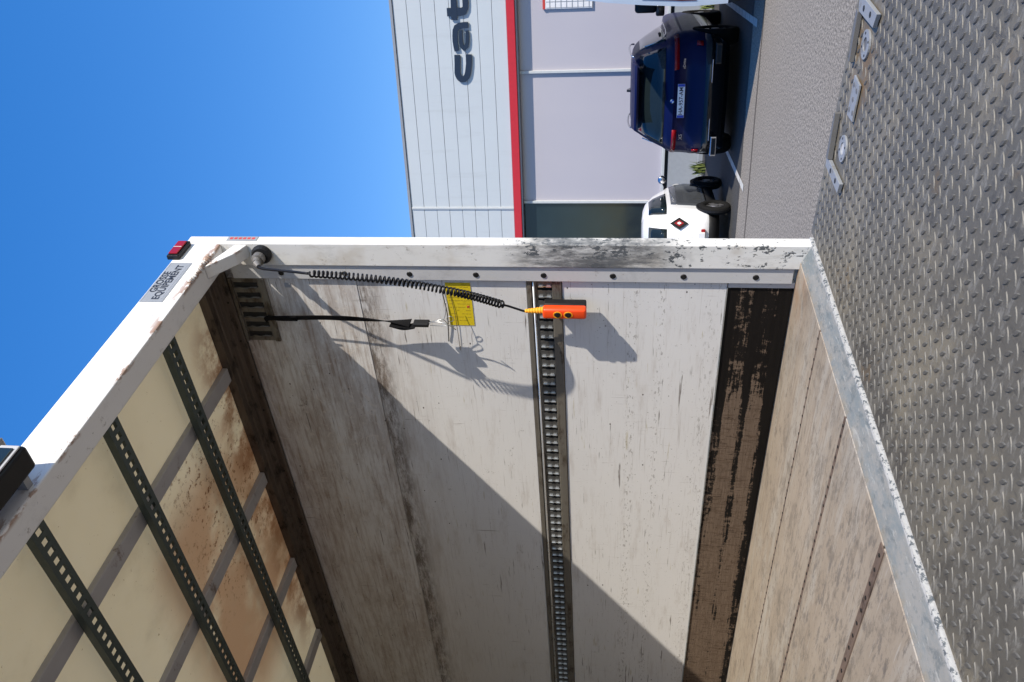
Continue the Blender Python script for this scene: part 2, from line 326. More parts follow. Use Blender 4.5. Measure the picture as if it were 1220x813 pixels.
def text_obj(name, body, size, mat, parent, mw, ext=.0006, off=0., align='CENTER'):
    cu = bpy.data.curves.new(name, 'FONT'); cu.body = body; cu.size = size; cu.extrude = ext; cu.offset = off; cu.align_x = align; cu.align_y = 'CENTER'; cu.resolution_u = 3
    t = bpy.data.objects.new('tmp', cu); COL.objects.link(t); dg = bpy.context.evaluated_depsgraph_get(); dg.update()
    me = bpy.data.meshes.new_from_object(t.evaluated_get(dg)); bpy.data.objects.remove(t)
    me.materials.clear(); me.materials.append(M[mat]); o = bpy.data.objects.new(name, me); COL.objects.link(o); o.parent = parent; o.matrix_local = mw; return o
def basis(xa, ya, loc):
    xa = Vector(xa).normalized(); ya = Vector(ya).normalized(); m = Matrix((xa, ya, xa.cross(ya))).transposed().to_4x4(); m.translation = loc; return m
# frame of the facade and the parked cars: local x to the right, y towards the facade
FA = math.atan2(-.9799, .1997); FX = Vector((.1997, -.9799, 0)); FY = Vector((.9799, .1997, 0))
def fpos(e, n, z=0): return -FX * e + FY * n + Vector((0, 0, z))
# ------------------------------------------------------------------ ground
g = MB(); S = 400; g.v = [(-S, -S, 0), (S, -S, 0), (S, S, 0), (-S, S, 0)]; g.f = [(0, 1, 2, 3)]
o = g.obj('ground', 'asphalt'); o['kind'] = 'structure'
# sheet over the parking bays, colour darkened to deepen the shade, uneven edge
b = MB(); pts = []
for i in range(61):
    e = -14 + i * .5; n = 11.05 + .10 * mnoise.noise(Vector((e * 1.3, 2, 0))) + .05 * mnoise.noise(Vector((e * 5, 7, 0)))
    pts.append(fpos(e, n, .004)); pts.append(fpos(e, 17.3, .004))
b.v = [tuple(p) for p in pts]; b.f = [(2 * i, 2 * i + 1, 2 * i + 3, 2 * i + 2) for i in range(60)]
o = b.obj('parking_bay_shade', 'bay'); o['kind'] = 'structure'
j = MB(); pts = []
for i in range(61):
    e = -14 + i * .5; n = 10.08 + .03 * mnoise.noise(Vector((e * .7, 4, 0)))
    pts += [fpos(e, n, .004), fpos(e, n + .07 + .03 * mnoise.noise(Vector((e * 2, 9, 0))), .004)]
j.v = [tuple(p) for p in pts]; j.f = [(2 * i, 2 * i + 1, 2 * i + 3, 2 * i + 2) for i in range(60)]
o = j.obj('asphalt_joint', 'joint'); o['kind'] = 'structure'
lm = MB()
for k, e in enumerate((-5.35, -2.72, -.12, 2.2, 4.75)):
    for a in range(14):
        n0 = 10.6 + a * .42; dd = .05 + .008 * mnoise.noise(Vector((e, n0, 3)))
        q = [fpos(e - dd, n0, .008), fpos(e + dd, n0, .008), fpos(e + dd, n0 + .40, .008), fpos(e - dd, n0 + .40, .008)]
        o0 = len(lm.v); lm.v += [tuple(p) for p in q]; lm.f.append((o0, o0 + 1, o0 + 2, o0 + 3))
o = lm.obj('parking_line', 'line'); o['kind'] = 'structure'
kb = MB()
kb.box(-14, 14, 17.3, 17.42, 0, .11); o = kb.obj('kerb', 'gbase', None, .01); o.rotation_euler = (0, 0, FA); o['kind'] = 'structure'
# ------------------------------------------------------------------ commercial building
B = empty('commercial_building', 'white clad commercial building with large dark navy letters and red trim', 'building', fpos(3, 18), FA)
def bu(e): return -(e - 3)
X0, X1 = bu(12.5), bu(-12.4)
MB().box(X0, X1, .30, 14, 0, 7.02).obj('building_core', 'gbase', B)
jn = [12.5, 4.72, -3.3, -12.4]
for r in range(8):
    z0 = 4.462 + r * .325; wob = .002 * (r % 2)
    for a, c in zip(jn[:-1], jn[1:]):
        MB().box(bu(a) + .02, bu(c) - .02, -.20 - wob, .29, z0 + .004, z0 + .321).obj('cladding_board', 'clad', B, .006, seg=1)
MB().box(X0, X1, -.185, .28, 4.462, 7.06).obj('cladding_backing', 'flash', B)
for e in jn[1:3]: MB().box(bu(e) - .028, bu(e) + .028, -.225, -.17, 4.465, 7.05).obj('joint_cover', 'mull', B, .004)
MB().box(X0 - .03, X1 + .03, -.23, .3, 7.066, 7.13).obj('roof_flashing', 'flash', B, .006)
MB().box(X0 - .03, X1 + .03, -.25, .3, 4.27, 4.455).obj('red_trim', 'red', B, .012)
MB().box(X0, X1, -.20, .3, 4.235, 4.266).obj('soffit_edge', 'flash', B)
mul = [10.82, 7.72, 4.62, 1.52, -1.58, -4.68, -7.78, -10.9]
for a, c in zip(mul[:-1], mul[1:]):
    dark = a > 7.8 or (a > 5 and a < 8)
    MB().box(bu(a) + .03, bu(c) - .03, .02, .05, .90, 4.232).obj('window_pane', 'dglass' if dark else 'blind', B)
    MB().box(bu(a) + .03, bu(c) - .03, .05, .28, .90, 4.232).obj('window_backing', 'dark', B)
for e in mul: MB().box(bu(e) - .03, bu(e) + .03, -.045, .25, .90, 4.232).obj('mullion', 'mull', B, .006)
MB().box(X0, X1, -.07, .25, .825, .897).obj('window_sill', 'mull', B, .01)
MB().box(X0, X1, -.005, .28, .75, .82).obj('sill_gap', 'blk', B)
MB().box(X0, X1, .0, .29, 0, .748).obj('base_wall', 'gbase', B)
# notice board with a grid on the glazing
pb = MB().box(bu(.17), bu(-1.2), -.03, .015, 2.55, 3.60).obj('notice_board', 'poster', B, .006)
gm = MB()
for i in range(11): gm.box(bu(.15) + i * .125, bu(.15) + i * .125 + .012, -.034, -.030, 2.57, 3.58)
gm.obj('grid_line', 'greyink', pb)['kind'] = 'stuff'
gm = MB()
for i in range(8): gm.box(bu(.15), bu(-1.18), -.038, -.035, 2.62 + i * .125, 2.632 + i * .125)
gm.obj('grid_line', 'greyink', pb)['kind'] = 'stuff'
MB().box(bu(.17), bu(-1.2), -.034, .012, 3.603, 3.66).obj('red_band', 'redink', pb)
# letters: strokes traced in local x/z, extruded
def stroke(path, wd, y0, y1, mbx):
    P = [Vector((a, c)) for a, c in path]; L = []; R_ = []; n = len(P)
    for i in range(n):
        t0 = (P[i] - P[i - 1]).normalized() if i else None; t1 = (P[i + 1] - P[i]).normalized() if i < n - 1 else None
        if t0 is None: t0 = t1
        if t1 is None: t1 = t0
        nn = (Vector((-t0.y, t0.x)) + Vector((-t1.y, t1.x))).normalized(); k = wd[i] / 2 / max(.5, nn.dot(Vector((-t0.y, t0.x))))
        L.append(P[i] + nn * k); R_.append(P[i] - nn * k)
    o = len(mbx.v)
    for i in range(n):
        for y in (y0, y1): mbx.v.append((L[i].x, y, L[i].y)); mbx.v.append((R_[i].x, y, R_[i].y))
    for i in range(n - 1):
        a = o + i * 4; c = a + 4
        mbx.f += [(a, a + 1, c + 1, c), (a + 2, c + 2, c + 3, a + 3), (a, c, c + 2, a + 2), (a + 1, a + 3, c + 3, c + 1)]
    mbx.f.append((o, o + 2, o + 3, o + 1)); e = o + (n - 1) * 4; mbx.f.append((e, e + 1, e + 3, e + 2))
def LP(px, py):       # enlarged photo position of a letter point -> wall position
    e = 1.07 + (py - 410) * .00298; z = 5.71 - (px - (503 + (py - 410) * .065)) * .00305; return (bu(e), z)
def arc(cx, cy, rx, ry, a0, a1, n=8): return [(cx + rx * math.cos(math.radians(a0 + (a1 - a0) * i / n)), cy + ry * math.sin(math.radians(a0 + (a1 - a0) * i / n))) for i in range(n + 1)]
lc = MB(); p = [(528, 410), (530, 480)] + arc(570, 525, 42, 68, 180, 0, 12)[1:-1] + [(618, 478), (617, 408)]
stroke([LP(*q) for q in p], [.135] * len(p), -.245, -.2155, lc)
lc.obj('letter', 'letter', B)
la = MB()
p = [(526, 382), (518, 345), (513, 310), (512, 270), (514, 235), (524, 212), (545, 200), (580, 196), (612, 196)]
stroke([LP(*q) for q in p], [.11, .115, .12, .12, .125, .13, .13, .13, .13], -.245, -.2155, la)
p = [(557, 232), (555, 270), (556, 310), (563, 345), (581, 362), (599, 348), (606, 320), (606, 280), (602, 235)]
stroke([LP(*q) for q in p], [.075, .08, .085, .095, .10, .09, .08, .08, .075], -.248, -.218, la)
la.obj('letter', 'letter', B)
lt = MB(); p = [(452, 101), (500, 101), (550, 101), (575, 97), (590, 75), (592, 40), (590, -5)]
stroke([LP(*q) for q in p], [.175, .175, .175, .16, .125, .12, .12], -.245, -.2155, lt)
stroke([LP(*q) for q in [(507, 158), (505, 100), (503, 40), (501, -5)]], [.135] * 4, -.249, -.219, lt)
lt.obj('letter', 'letter', B)
# ------------------------------------------------------------------ box truck body
T = empty('box_truck', 'white box truck body, rear doorway open onto a grey tread plate platform', 'truck', (0, 0, 0))
ZF, ZR = 1.12, 3.56
hd = MB().box(-1.2165, 1.2165, 0, .098, 3.432, 3.585).obj('rear_header', 'header', T, .005)
post = MB().box(1.2175, 1.275, -.001, .105, 1.083, 3.586).obj('corner_post', 'frame', T, .004)
MB().box(-1.275, -1.2175, -.001, .105, 1.083, 3.586).obj('corner_post', 'frame', T, .004)
for sx in (1, -1):
    st = MB().box(min(sx * 1.226, sx * 1.25), max(sx * 1.226, sx * 1.25), .106, .176, 1.135, 3.428).obj('bolt_strip', 'strip', T, .002)
    for k in range(8):
        mb = MB(); mb.cyl((sx * 1.228, .147, 3.21 - k * .2765), (-sx, 0, 0), .0140, .005, 14, .0105); mb.obj('bolt', 'blk', st)
# rust crust on the header lip (welded patch)
cr = MB()
for i in range(16):
    xx = .93 + i * .012; zz = 3.437 + .006 * random.random() ; s = .010 + .009 * random.random()
    cr.tube([(xx, .002, zz - s), (xx + .004, -.006, zz), (xx + .002, -.003, zz + s)], [.004, s * .7, .003], 6)
cr.obj('weld_crust', 'header', hd, smooth=True)
# gusset at the top corner
gs = MB(); poly = [(3.4305, 1.07), (3.4305, 1.045), (3.345, 1.150), (3.318, 1.216), (3.372, 1.216), (3.39, 1.17)]
gs.prism(poly, 1, .004, .060); gs.obj('corner_gusset', 'header', T, .003)
# right wall
sw = MB().box(1.263, 1.275, .107, 6.2, 1.06, 3.562).obj('side_wall', 'wall', T)
MB().box(1.24, 1.262, .178, 6.1, 2.898, 3.464).obj('wall_board', 'wall', sw, .0015, seg=1)
MB().box(1.2415, 1.262, .178, 6.1, 2.179, 2.8955).obj('wall_board', 'wall', sw, .0015, seg=1)
MB().box(1.24, 1.262, .178, 6.1, 1.377, 2.032).obj('wall_board', 'wall', sw, .0015, seg=1)
MB().box(1.243, 1.262, .205, 6.1, 1.121, 1.374).obj('kick_board', 'kick', sw, .0015, seg=1)
MB().box(1.236, 1.262, .179, .203, 1.121, 1.374).obj('kick_edging', 'strip', sw, .001, seg=1)
MB().box(1.2365, 1.2405, .204, 6.1, 1.3745, 1.3795).obj('kick_bead', 'sill', sw)
lw = MB().box(-1.275, -1.24, .107, 6.2, 1.06, 3.562).obj('side_wall', 'wall', T)
MB().box(-1.24, 1.24, 6.1, 6.16, 1.06, 3.56).obj('front_wall', 'wall', T)
# lashing track along the wall
tr = MB(); y0, y1 = .178, 6.05
tr.box(1.258, 1.262, y0, y1, 2.034, 2.177); tr.box(1.236, 1.257, y0, y1, 2.158, 2.177); tr.box(1.245, 1.257, y0, y1, 2.134, 2.1575)
track = tr.obj('lashing_track', 'track_brown', T, .002)
MB().tube([(1.243, y0, 2.150), (1.243, y1, 2.150)], .0055, 8).obj('track_bead', 'bright', track, smooth=True)
MB().box(1.234, 1.257, y0, y1, 2.034, 2.073).obj('track_flange', 'track_brown', track, .003)
MB().box(1.2565, 1.2578, y0, y1, 2.0735, 2.1335).obj('track_back', 'dark', track)
PIT = .0525; rg = MB()
rg.prism([(-.016, 1.2465), (.016, 1.2465), (.020, 1.2505), (.016, 1.2505), (-.016, 1.2505), (-.020, 1.2515)][::-1], 2, 2.0738, 2.1332) if False else None
rg.box(1.243, 1.2475, -.016, .016, 2.0738, 2.1332)
lip = MB()
for a, c in ((2.078, 2.097), (2.110, 2.129)): lip.box(1.236, 1.2428, .0115, .0165, a - .002, c + .001); lip.box(1.2385, 1.2428, .0060, .0112, a + .002, c - .002)
lip.box(1.2395, 1.2428, .0135, .0165, 2.0972, 2.1098)
me_r = rg.mesh('rung'); me_r.materials.append(M['track']); me_l = lip.mesh('slot_lip'); me_l.materials.append(M['bright'])
for k in range(108):
    for nm, me in (('rung', me_r), ('slot_lip', me_l)):
        o = bpy.data.objects.new(nm, me); COL.objects.link(o); o.parent = track; o.location = (0, .195 + PIT * k, 0)
# short vertical-slot track by the ceiling
st2 = MB().box(1.2355, 1.2395, .18, .515, 3.30, 3.462); st2.box(1.228, 1.2354, .18, .515, 3.30, 3.325); st2.box(1.228, 1.2354, .18, .515, 3.447, 3.462)
shr = st2.obj('short_track', 'track_brown', T, .002)
for k in range(6):
    yy = .215 + k * .052
    MB().box(1.2335, 1.2352, yy - .012, yy + .012, 3.335, 3.44).obj('slot', 'dark', shr)
    mb = MB(); mb.tube([(1.2325, yy + .012, 3.337), (1.229, yy + .008, 3.365), (1.227, yy + .014, 3.39), (1.229, yy + .008, 3.412), (1.2325, yy + .012, 3.438)], .0045, 6)
    mb.obj('slot_lip', 'track', shr, smooth=True)
# cove between wall and roof
cv = MB().prism([(3.4655, 1.2395), (3.4655, 1.226), (3.472, 1.222), (3.498, 1.221), (3.503, 1.203), (3.518, 1.200), (3.521, 1.176), (3.526, 1.172), (3.523, 1.132), (3.5615, 1.128), (3.5615, 1.2395)], 1, .12, 6.1)
cov = cv.obj('roof_cove', 'cove', T, .0015, seg=1)
cvl = MB().prism([(3.4655, -1.2395), (3.4655, -1.226), (3.498, -1.221), (3.521, -1.176), (3.559, -1.130), (3.559, -1.2395)], 1, .12, 6.1); cvl.obj('roof_cove', 'cove', T)
rv = MB(); rv.cyl((1.2205, 0, 3.486), (-1, 0, 0), .0042, .003, 8); me = rv.mesh('rivet'); me.materials.append(M['blk'])
for k in range(28):
    o = bpy.data.objects.new('rivet', me); COL.objects.link(o); o.parent = cov; o.location = (0, .3 + .21 * k, 0)
# roof: sheets, bows, load rails
bows = [.63 + .672 * k for k in range(9)]
edges = [.099] + bows + [6.15]
for a, c in zip(edges[:-1], edges[1:]): MB().box(-1.26, 1.26, a + .0006, c - .0006, 3.5625, 3.566).obj('roof_panel', 'cream', T)
for yb in bows: MB().box(-1.127, 1.1275, yb - .037, yb + .037, 3.536, 3.5615).obj('roof_bow', 'bow', T, .004)
rl = MB(); xa, xb, zb = .284, .346, 3.493; ya, yz = .10, 6.05
rl.box(xa - .0025, xa, ya, yz, zb, zb + .0295); rl.box(xa, xa + .017, ya, yz, zb, zb + .003); rl.box(xb - .017, xb, ya, yz, zb, zb + .003); rl.box(xb, xb + .0025, ya, yz, zb, zb + .0295)
HP = .0449; nh = int((yz - ya) / HP)
for k in range(nh): yy = ya + k * HP; rl.box(xa + .017, xb - .017, yy, yy + .021, zb, zb + .003)
r0 = rl.obj('load_rail', 'rail', T)
for k in (-3, -2, -1, 1): inst(r0, T, (.452 * k, 0, 0))
# floor boards, seams, sill
sx = [1.2395, .792, .361, -.12, -.58, -1.03, -1.2395]
for a, c in zip(sx[:-1], sx[1:]): MB().box(c + .0045, a - .0045, .074, 6.1, 1.07, ZF).obj('floor_board', 'floor', T, .002, seg=1)
M['seam'] = mk_dirtymetal('brown_floor_seam', (.10, .07, .055), (.22, .16, .13), (.06, .04, .035), (4, .3, 1), .6, .2)
for i, x in enumerate(sx[1:-1]):
    hw = (.0060, .0095, .0165, .0165, .0165)[i]; zt = (1.1192, 1.1195, 1.1235, 1.1235, 1.1235)[i]
    se = MB().box(x - hw, x + hw, .078, 6.1, zt - .004 if i > 1 else 1.08, zt + (.0012 if i < 2 else 0)).obj('floor_seam', 'seam', T)
    mb = MB(); mb.cyl((x, 0, zt + (.0012 if i < 2 else 0)), (0, 0, 1), .0050 if i < 2 else .006, .0016, 8); me = mb.mesh('screw_head'); me.materials.append(M['blk'])
    for k in range(40 if i < 3 else 24):
        o = bpy.data.objects.new('screw_head', me); COL.objects.link(o); o.parent = se; o.location = (random.uniform(-.001, .001), .11 + k * (.045 if i < 2 else .06), 0)
MB().prism([(0, 1.0), (.073, 1.0), (.073, 1.119), (0.002, 1.089)], 0, -1.2165, 1.2165).obj('rear_sill', 'sill', T, .003)
lp = MB(); N = 160
for i in range(N + 1):
    x = -1.27 + 2.54 * i / N
    j1 = .003 * mnoise.noise(Vector((x * 40, 1, 0))); j2 = .003 * mnoise.noise(Vector((x * 55, 5, 0)))
    lp.v += [(x, -.001, 1.03), (x, -.001, 1.090 + j1), (x, -.009 + j2, 1.088 + j1), (x, -.012 + j2, 1.03)]
lp.f = [(4 * i + k, 4 * i + (k + 1) % 4, 4 * i + 4 + (k + 1) % 4, 4 * i + 4 + k) for i in range(N) for k in range(4)] + [(0, 1, 2, 3), (4 * N + 3, 4 * N + 2, 4 * N + 1, 4 * N)]
lp.obj('sill_lip', 'lip', T)
# chassis below
ch = MB(); ch.box(-1.2, 1.2, .2, 6.1, 1.0, 1.058); ch.box(-.5, -.4, .1, 8, .75, .995); ch.box(.4, .5, .1, 8, .75, .995); ch.obj('chassis', 'blk', T)
for sx_ in (-1, 1):
    wl = MB(); wl.cyl((sx_ * .62, 3.0, .48), (sx_, 0, 0), .48, .55, 28); wl.obj('wheel', 'rubber', T, .03)
    fl = MB(); fl.cyl((sx_ * .62, 7.4, .48), (sx_, 0, 0), .48, .32, 28); fl.obj('wheel', 'rubber', T, .03)
cab = MB().prism([(6.4, .7), (8.2, .7), (8.25, 1.6), (8.05, 2.7), (7.8, 3.0), (6.4, 3.05)], 0, -1.15, 1.15); cab.obj('cab', 'carwhite', T, .06)
# marker lamp, stickers, rear work lamp
ml = MB().box(1.088, 1.206, -.020, -.0005, 3.553, 3.603).obj('marker_lamp', 'blk', T, .003); ml['label'] = 'red marker lamp at the top rear corner'
MB().box(1.100, 1.196, -.027, -.0205, 3.560, 3.598).obj('lens', 'redlamp', ml, .003)
MB().box(1.147, 1.149, -.0285, -.0272, 3.562, 3.596).obj('lens_rib', 'pwhite', ml)
sk = MB().box(.795, 1.066, -.0016, -.0004, 3.487, 3.579).obj('rear_sticker', 'stk', T); sk['label'] = 'grey sticker reading GROSSE EQUIPEMENT'
mw = basis((1, 0, 0), (0, 0, 1), (.93, -.0022, 3.557)); text_obj('lettering', 'GROSSE', .040, 'ink', sk, mw, .0003, .0008)
mw = basis((1, 0, 0), (0, 0, 1), (.93, -.0022, 3.524)); text_obj('lettering', 'EQUIPEMENT', .040, 'ink', sk, mw, .0003, .0008)
pm = MB()
xq = .815
while xq < 1.045: l = random.uniform(.006, .02); pm.box(xq, xq + l, -.0022, -.0017, 3.499, 3.505); xq += l + .004
pm.obj('small_print', 'greyink', sk)['kind'] = 'stuff'
bd = MB(); bd.box(.799, 1.062, -.0021, -.0017, 3.491, 3.4925); bd.box(.799, 1.062, -.0021, -.0017, 3.5735, 3.575); bd.box(.799, .8005, -.0021, -.0017, 3.4926, 3.5734); bd.box(1.0605, 1.062, -.0021, -.0017, 3.4926, 3.5734); bd.obj('sticker_border', 'greyink', sk)
ps = MB().box(1.238, 1.270, -.003, -.0012, 3.285, 3.415).obj('post_sticker', 'stk', T); ps['label'] = 'faded red and white sticker on the post'
rp = MB()
for k in range(6): rp.box(1.248, 1.262, -.0036, -.0031, 3.296 + k * .019, 3.309 + k * .019)
rp.obj('print', 'redink', ps)
wl = MB().box(-.36, -.085, -.135, -.055, 3.425, 3.50).obj('work_lamp', 'blk', T, .01); wl['label'] = 'black framed work lamp bracketed to the rear header'
MB().prism([(-.150, 3.502), (-.025, 3.502), (-.025, 3.60), (-.09, 3.585)], 0, -.38, -.068).obj('lamp_bracket', 'galv', wl, .006)
MB().box(-.35, -.095, -.143, -.1365, 3.433, 3.492).obj('lamp_bezel', 'strip', wl, .004)
MB().box(-.335, -.11, -.148, -.1435, 3.442, 3.483).obj('lamp_lens', 'dglass', wl, .002)
mb = MB()
for xx in (-.33, -.12): mb.box(xx - .012, xx + .012, -.054, -.0005, 3.45, 3.49)
mb.obj('lamp_arm', 'galv', wl)
# socket on the post
sk2 = MB(); ax = Vector((-1, -.12, -.12)).normalized(); p0 = Vector((1.216, .045, 3.262))
sk2.tube([p0, p0 + ax * .012, p0 + ax * .018, p0 + ax * .030], [.040, .042, .040, .034], 20); sk2.obj('cable_socket', 'blk', T, smooth=False)
# yellow label and small plate on wall
yl = MB().box(1.2392, 1.2412, .196, .414, 2.412, 2.518).obj('warning_label', 'yel', T); yl['label'] = 'yellow rectangular label stuck to the white wall'
pm = MB()
for r in range(11):
    yy = .215 + r * .017; zq = 2.422
    while zq < 2.505:
        l = random.uniform(.006, .022)
        if random.random() < .75: pm.box(1.2386, 1.2391, yy, yy + .0022, zq, min(zq + l, 2.51))
        zq += l + .004
pm.obj('small_print', simple('label_print', (.36, .26, .02), .5), yl)['kind'] = 'stuff'
text_obj('lettering', 'x', .02, 'redink', yl, basis((0, -1, 0), (0, 0, 1), (1.2385, .315, 2.432)), .0003, .001)
MB().box(1.2375, 1.2394, .205, .228, 3.19, 3.215).obj('small_badge', 'greyink', T)
# ------------------------------------------------------------------ tail lift platform
PT = math.radians(1.0)
pf = MB(); pf.box(-1.28, 1.30, -1.98, -.016, -.045, 0); plat = pf.obj('tail_lift_platform', 'plate', T, .003)
PZ = 1.080; plat.location = (0, 0, PZ); plat.rotation_euler = (PT, 0, 0); plat['label'] = 'grey steel tread plate loading platform'
def lens(ln, wd, h, n=5):
    mb = MB(); ring = []
    for s in (1, -1):
        for i in range(n):
            t = -1 + 2 * i / n; t *= s; ring.append((ln / 2 * t, s * wd / 2 * (1 - t * t) ** 1.0))
    ring = sorted(set(ring), key=lambda q: math.atan2(q[1], q[0])); k = len(ring)
    mb.v = [(x, y, 0) for x, y in ring] + [(x * .80, y * .62, h) for x, y in ring]
    mb.f = [(i, (i + 1) % k, k + (i + 1) % k, k + i) for i in range(k)] + [tuple(range(k, 2 * k))]; return mb
def rotated(mb, a):
    c, s = math.cos(a), math.sin(a); r = MB(); r.v = [(x * c - y * s, x * s + y * c, z) for x, y, z in mb.v]; r.f = mb.f; return r
LN = [rotated(lens(.0335, .0125, .0030), math.radians(45)), rotated(lens(.0345, .0070, .0020), math.radians(-45))]
lme = []
for L in LN:
    me = L.mesh('tread_stud'); me.materials.append(M['stud']); lme.append(me)
PIT2 = .0485; studs = []
blocked = [(1.094, -.79, .055), (1.102, -.446, .055), (1.085, -.62, .085), (1.12, -.88, .09), (1.215, -.79, .03), (1.215, -.44, .03), (1.12, -.345, .075)]
i0 = int(-1.28 / PIT2)
for i in range(54):
    for jx in range(41):
        for k in (0, 1):
            x = -1.26 + (i + .5 * k) * PIT2; y = -1.96 + (jx + .5 * k) * PIT2
            if x > 1.283 or y > -.04: continue
            if any((x - a) ** 2 + (y - c) ** 2 < r * r for a, c, r in blocked): continue
            p = Vector((x, y, PZ + y * .0175)); v = p - CAM_C; dz = v.dot(CAM_F)
            u, vv = v.dot(CAM_R) / dz if dz > 0 else 9, v.dot(CAM_U) / dz if dz > 0 else 9
            vis = dz > .2 and abs(u) < .63 and abs(vv) < .42
            studs.append((0 if vis else 1, v.length, x, y, k))
studs.sort(); rest = MB()
for q, (vis, dd, x, y, k) in enumerate(studs):
    jx, jy, ja = random.uniform(-.0008, .0008), random.uniform(-.0008, .0008), 0
    if q < 300:
        o = bpy.data.objects.new('tread_stud', lme[k]); COL.objects.link(o); o.parent = plat; o.location = (x + jx, y + jy, 0)
    else:
        b0 = len(rest.v); rest.v += [(a + x + jx, c + y + jy, z) for a, c, z in LN[k].v]; rest.f += [tuple(b0 + t for t in f) for f in LN[k].f]
o = rest.obj('tread_stud', 'stud', plat); o['kind'] = 'stuff'
# fittings near its right edge
def flat(name, poly, mat, h0, h1, bev=.001):
    return MB().prism(poly, 2, h0, h1).obj(name, mat, plat, bev)
for cx, cy, mt in ((1.094, -.79, 'galv'), (1.102, -.446, 'galv')):
    rg = MB(); n = 28
    for r, z in ((.044, .0005), (.044, .0065), (.021, .0065), (.021, .0005)):
        for i in range(n): rg.v.append((cx + r * math.cos(2 * math.pi * i / n), cy + r * math.sin(2 * math.pi * i / n), z))
    for a in range(4):
        c = (a + 1) % 4
        for i in range(n): l = (i + 1) % n; rg.f.append((a * n + i, a * n + l, c * n + l, c * n + i))
    ro = rg.obj('flange_ring', mt, plat)
    dk = MB(); dk.cyl((cx, cy, .0006), (0, 0, 1), .0205, .0025, 20); dk.obj('plate_disc', 'darkgalv' if cy < -.6 else 'strip', plat)
    for a in range(4): hl = MB(); hl.cyl((cx + .033 * math.cos(a * 1.571 + .5), cy + .033 * math.sin(a * 1.571 + .5), .0066), (0, 0, 1), .0042, .0008, 8); hl.obj('screw_head', 'blk', plat)
cp = flat('cover_plate', [(1.125, -.685), (1.047, -.68), (1.045, -.562), (1.118, -.556)], 'galv', .0036, .0095)
for a, c in ((1.107, -.66), (1.066, -.655), (1.086, -.62), (1.104, -.58), (1.062, -.585)): hl = MB(); hl.cyl((a, c, .0096), (0, 0, 1), .0085, .0008, 10); hl.obj('screw_head', 'darkgalv', plat)
flat('angle_bracket', [(1.228, -.905), (1.005, -.905), (1.020, -.862), (1.205, -.857)], 'galv', .0036, .016)
flat('bracket_leg', [(1.226, -.86), (1.200, -.855), (1.183, -.705), (1.198, -.705)], 'darkgalv', .0037, .019)
flat('bracket_leg', [(1.232, -.52), (1.218, -.52), (1.197, -.362), (1.226, -.358)], 'darkgalv', .0037, .021)
flat('angle_bracket', [(1.240, -.357), (1.200, -.36), (1.012, -.362), (1.020, -.325), (1.225, -.325)], 'galv', .0036, .016)
for a, c in ((1.15, -.88), (1.07, -.885), (1.15, -.342), (1.07, -.345)): hl = MB(); hl.cyl((a, c, .0161), (0, 0, 1), .009, .001, 10); hl.obj('screw_head', 'blk', plat)
# ------------------------------------------------------------------ control pendant with coiled cord
P = empty('control_pendant', 'orange two button lift control on a black coiled cord by the wall track', 'remote control', (1.165, .272, 1.93))
def loc(p): return Vector(p) - Vector((1.165, .272, 1.93))
cpts = [(1.185, .043, 3.262), (1.15, .047, 3.262), (1.128, .046, 3.252), (1.10, .043, 3.221), (1.06, .025, 3.139), (1.02, .006, 3.052), (.985, -.010, 2.976), (.96, -.017, 2.828), (.96, -.003, 2.695), (.985, .035, 2.568), (1.03, .095, 2.445), (1.085, .160, 2.355), (1.14, .231, 2.271), (1.15, .247, 2.243), (1.16, .268, 2.208), (1.165, .281, 2.182), (1.165, .282, 2.155)]
def spline(P_, n=10):
    P_ = [Vector(p) for p in P_]; out = []
    for i in range(len(P_) - 1):
        a, b_, c, d = P_[max(i - 1, 0)], P_[i], P_[i + 1], P_[min(i + 2, len(P_) - 1)]
        for k in range(n):
            t = k / n; out.append(.5 * ((2 * b_) + (c - a) * t + (2 * a - 5 * b_ + 4 * c - d) * t * t + (3 * b_ - a - 3 * c + d) * t ** 3))
    out.append(P_[-1]); return out
full = spline(cpts)
MB().tube([loc(p) for p in full[:61]], .0055, 8).obj('cord', 'cable', P, smooth=True)
MB().tube([loc(p) for p in full[122:]], .0048, 8).obj('cord', 'cable', P, smooth=True)
seg = full[60:123]; hel = []; L = [0]
for a, c in zip(seg[:-1], seg[1:]): L.append(L[-1] + (c - a).length)
turns = 50; ns = turns * 12; aa = None
for s_ in range(ns + 1):
    f = s_ / ns; g2 = f ** .93 * L[-1]; i = 0
    while i < len(L) - 2 and L[i + 1] < g2: i += 1
    q = seg[i].lerp(seg[i + 1], (g2 - L[i]) / (L[i + 1] - L[i])); t = (seg[i + 1] - seg[i]).normalized()
    if aa is None: aa = t.cross(Vector((0, 1, 0))).normalized()
    aa = (aa - t * aa.dot(t)).normalized(); bb = t.cross(aa); g = 2 * math.pi * turns * f
    rr = (.0115 + .003 * f) * min(1, f * 60 + .3, (1 - f) * 60 + .3); hel.append(loc(q + (aa * math.cos(g) + bb * math.sin(g)) * rr))
MB().tube(hel, .0041, 6).obj('coiled_cord', 'cable', P, smooth=True)
pl = MB(); pl.tube([loc(p) for p in ((1.184, .0435, 3.262), (1.160, .0435, 3.262), (1.158, .044, 3.262), (1.140, .045, 3.258))], [.026, .027, .019, .017], 16); pl.tube([loc((1.139, .045, 3.2575)), loc((1.116, .0455, 3.240))], [.016, .010], 14); pl.obj('plug', 'darkgalv', P, smooth=False)
rb = [(1.165, .280, 2.180), (1.165, .274, 2.10)]; sl_ = MB(); pts = []; rs = []
for i in range(15):
    f = i / 14; pts.append(loc(Vector(rb[0]).lerp(Vector(rb[1]), f))); rs.append((.0085 + .008 * f) * (1 if i % 2 else .80))
sl_.tube(pts, rs, 14); sl_.obj('sleeve', 'yrib', P)
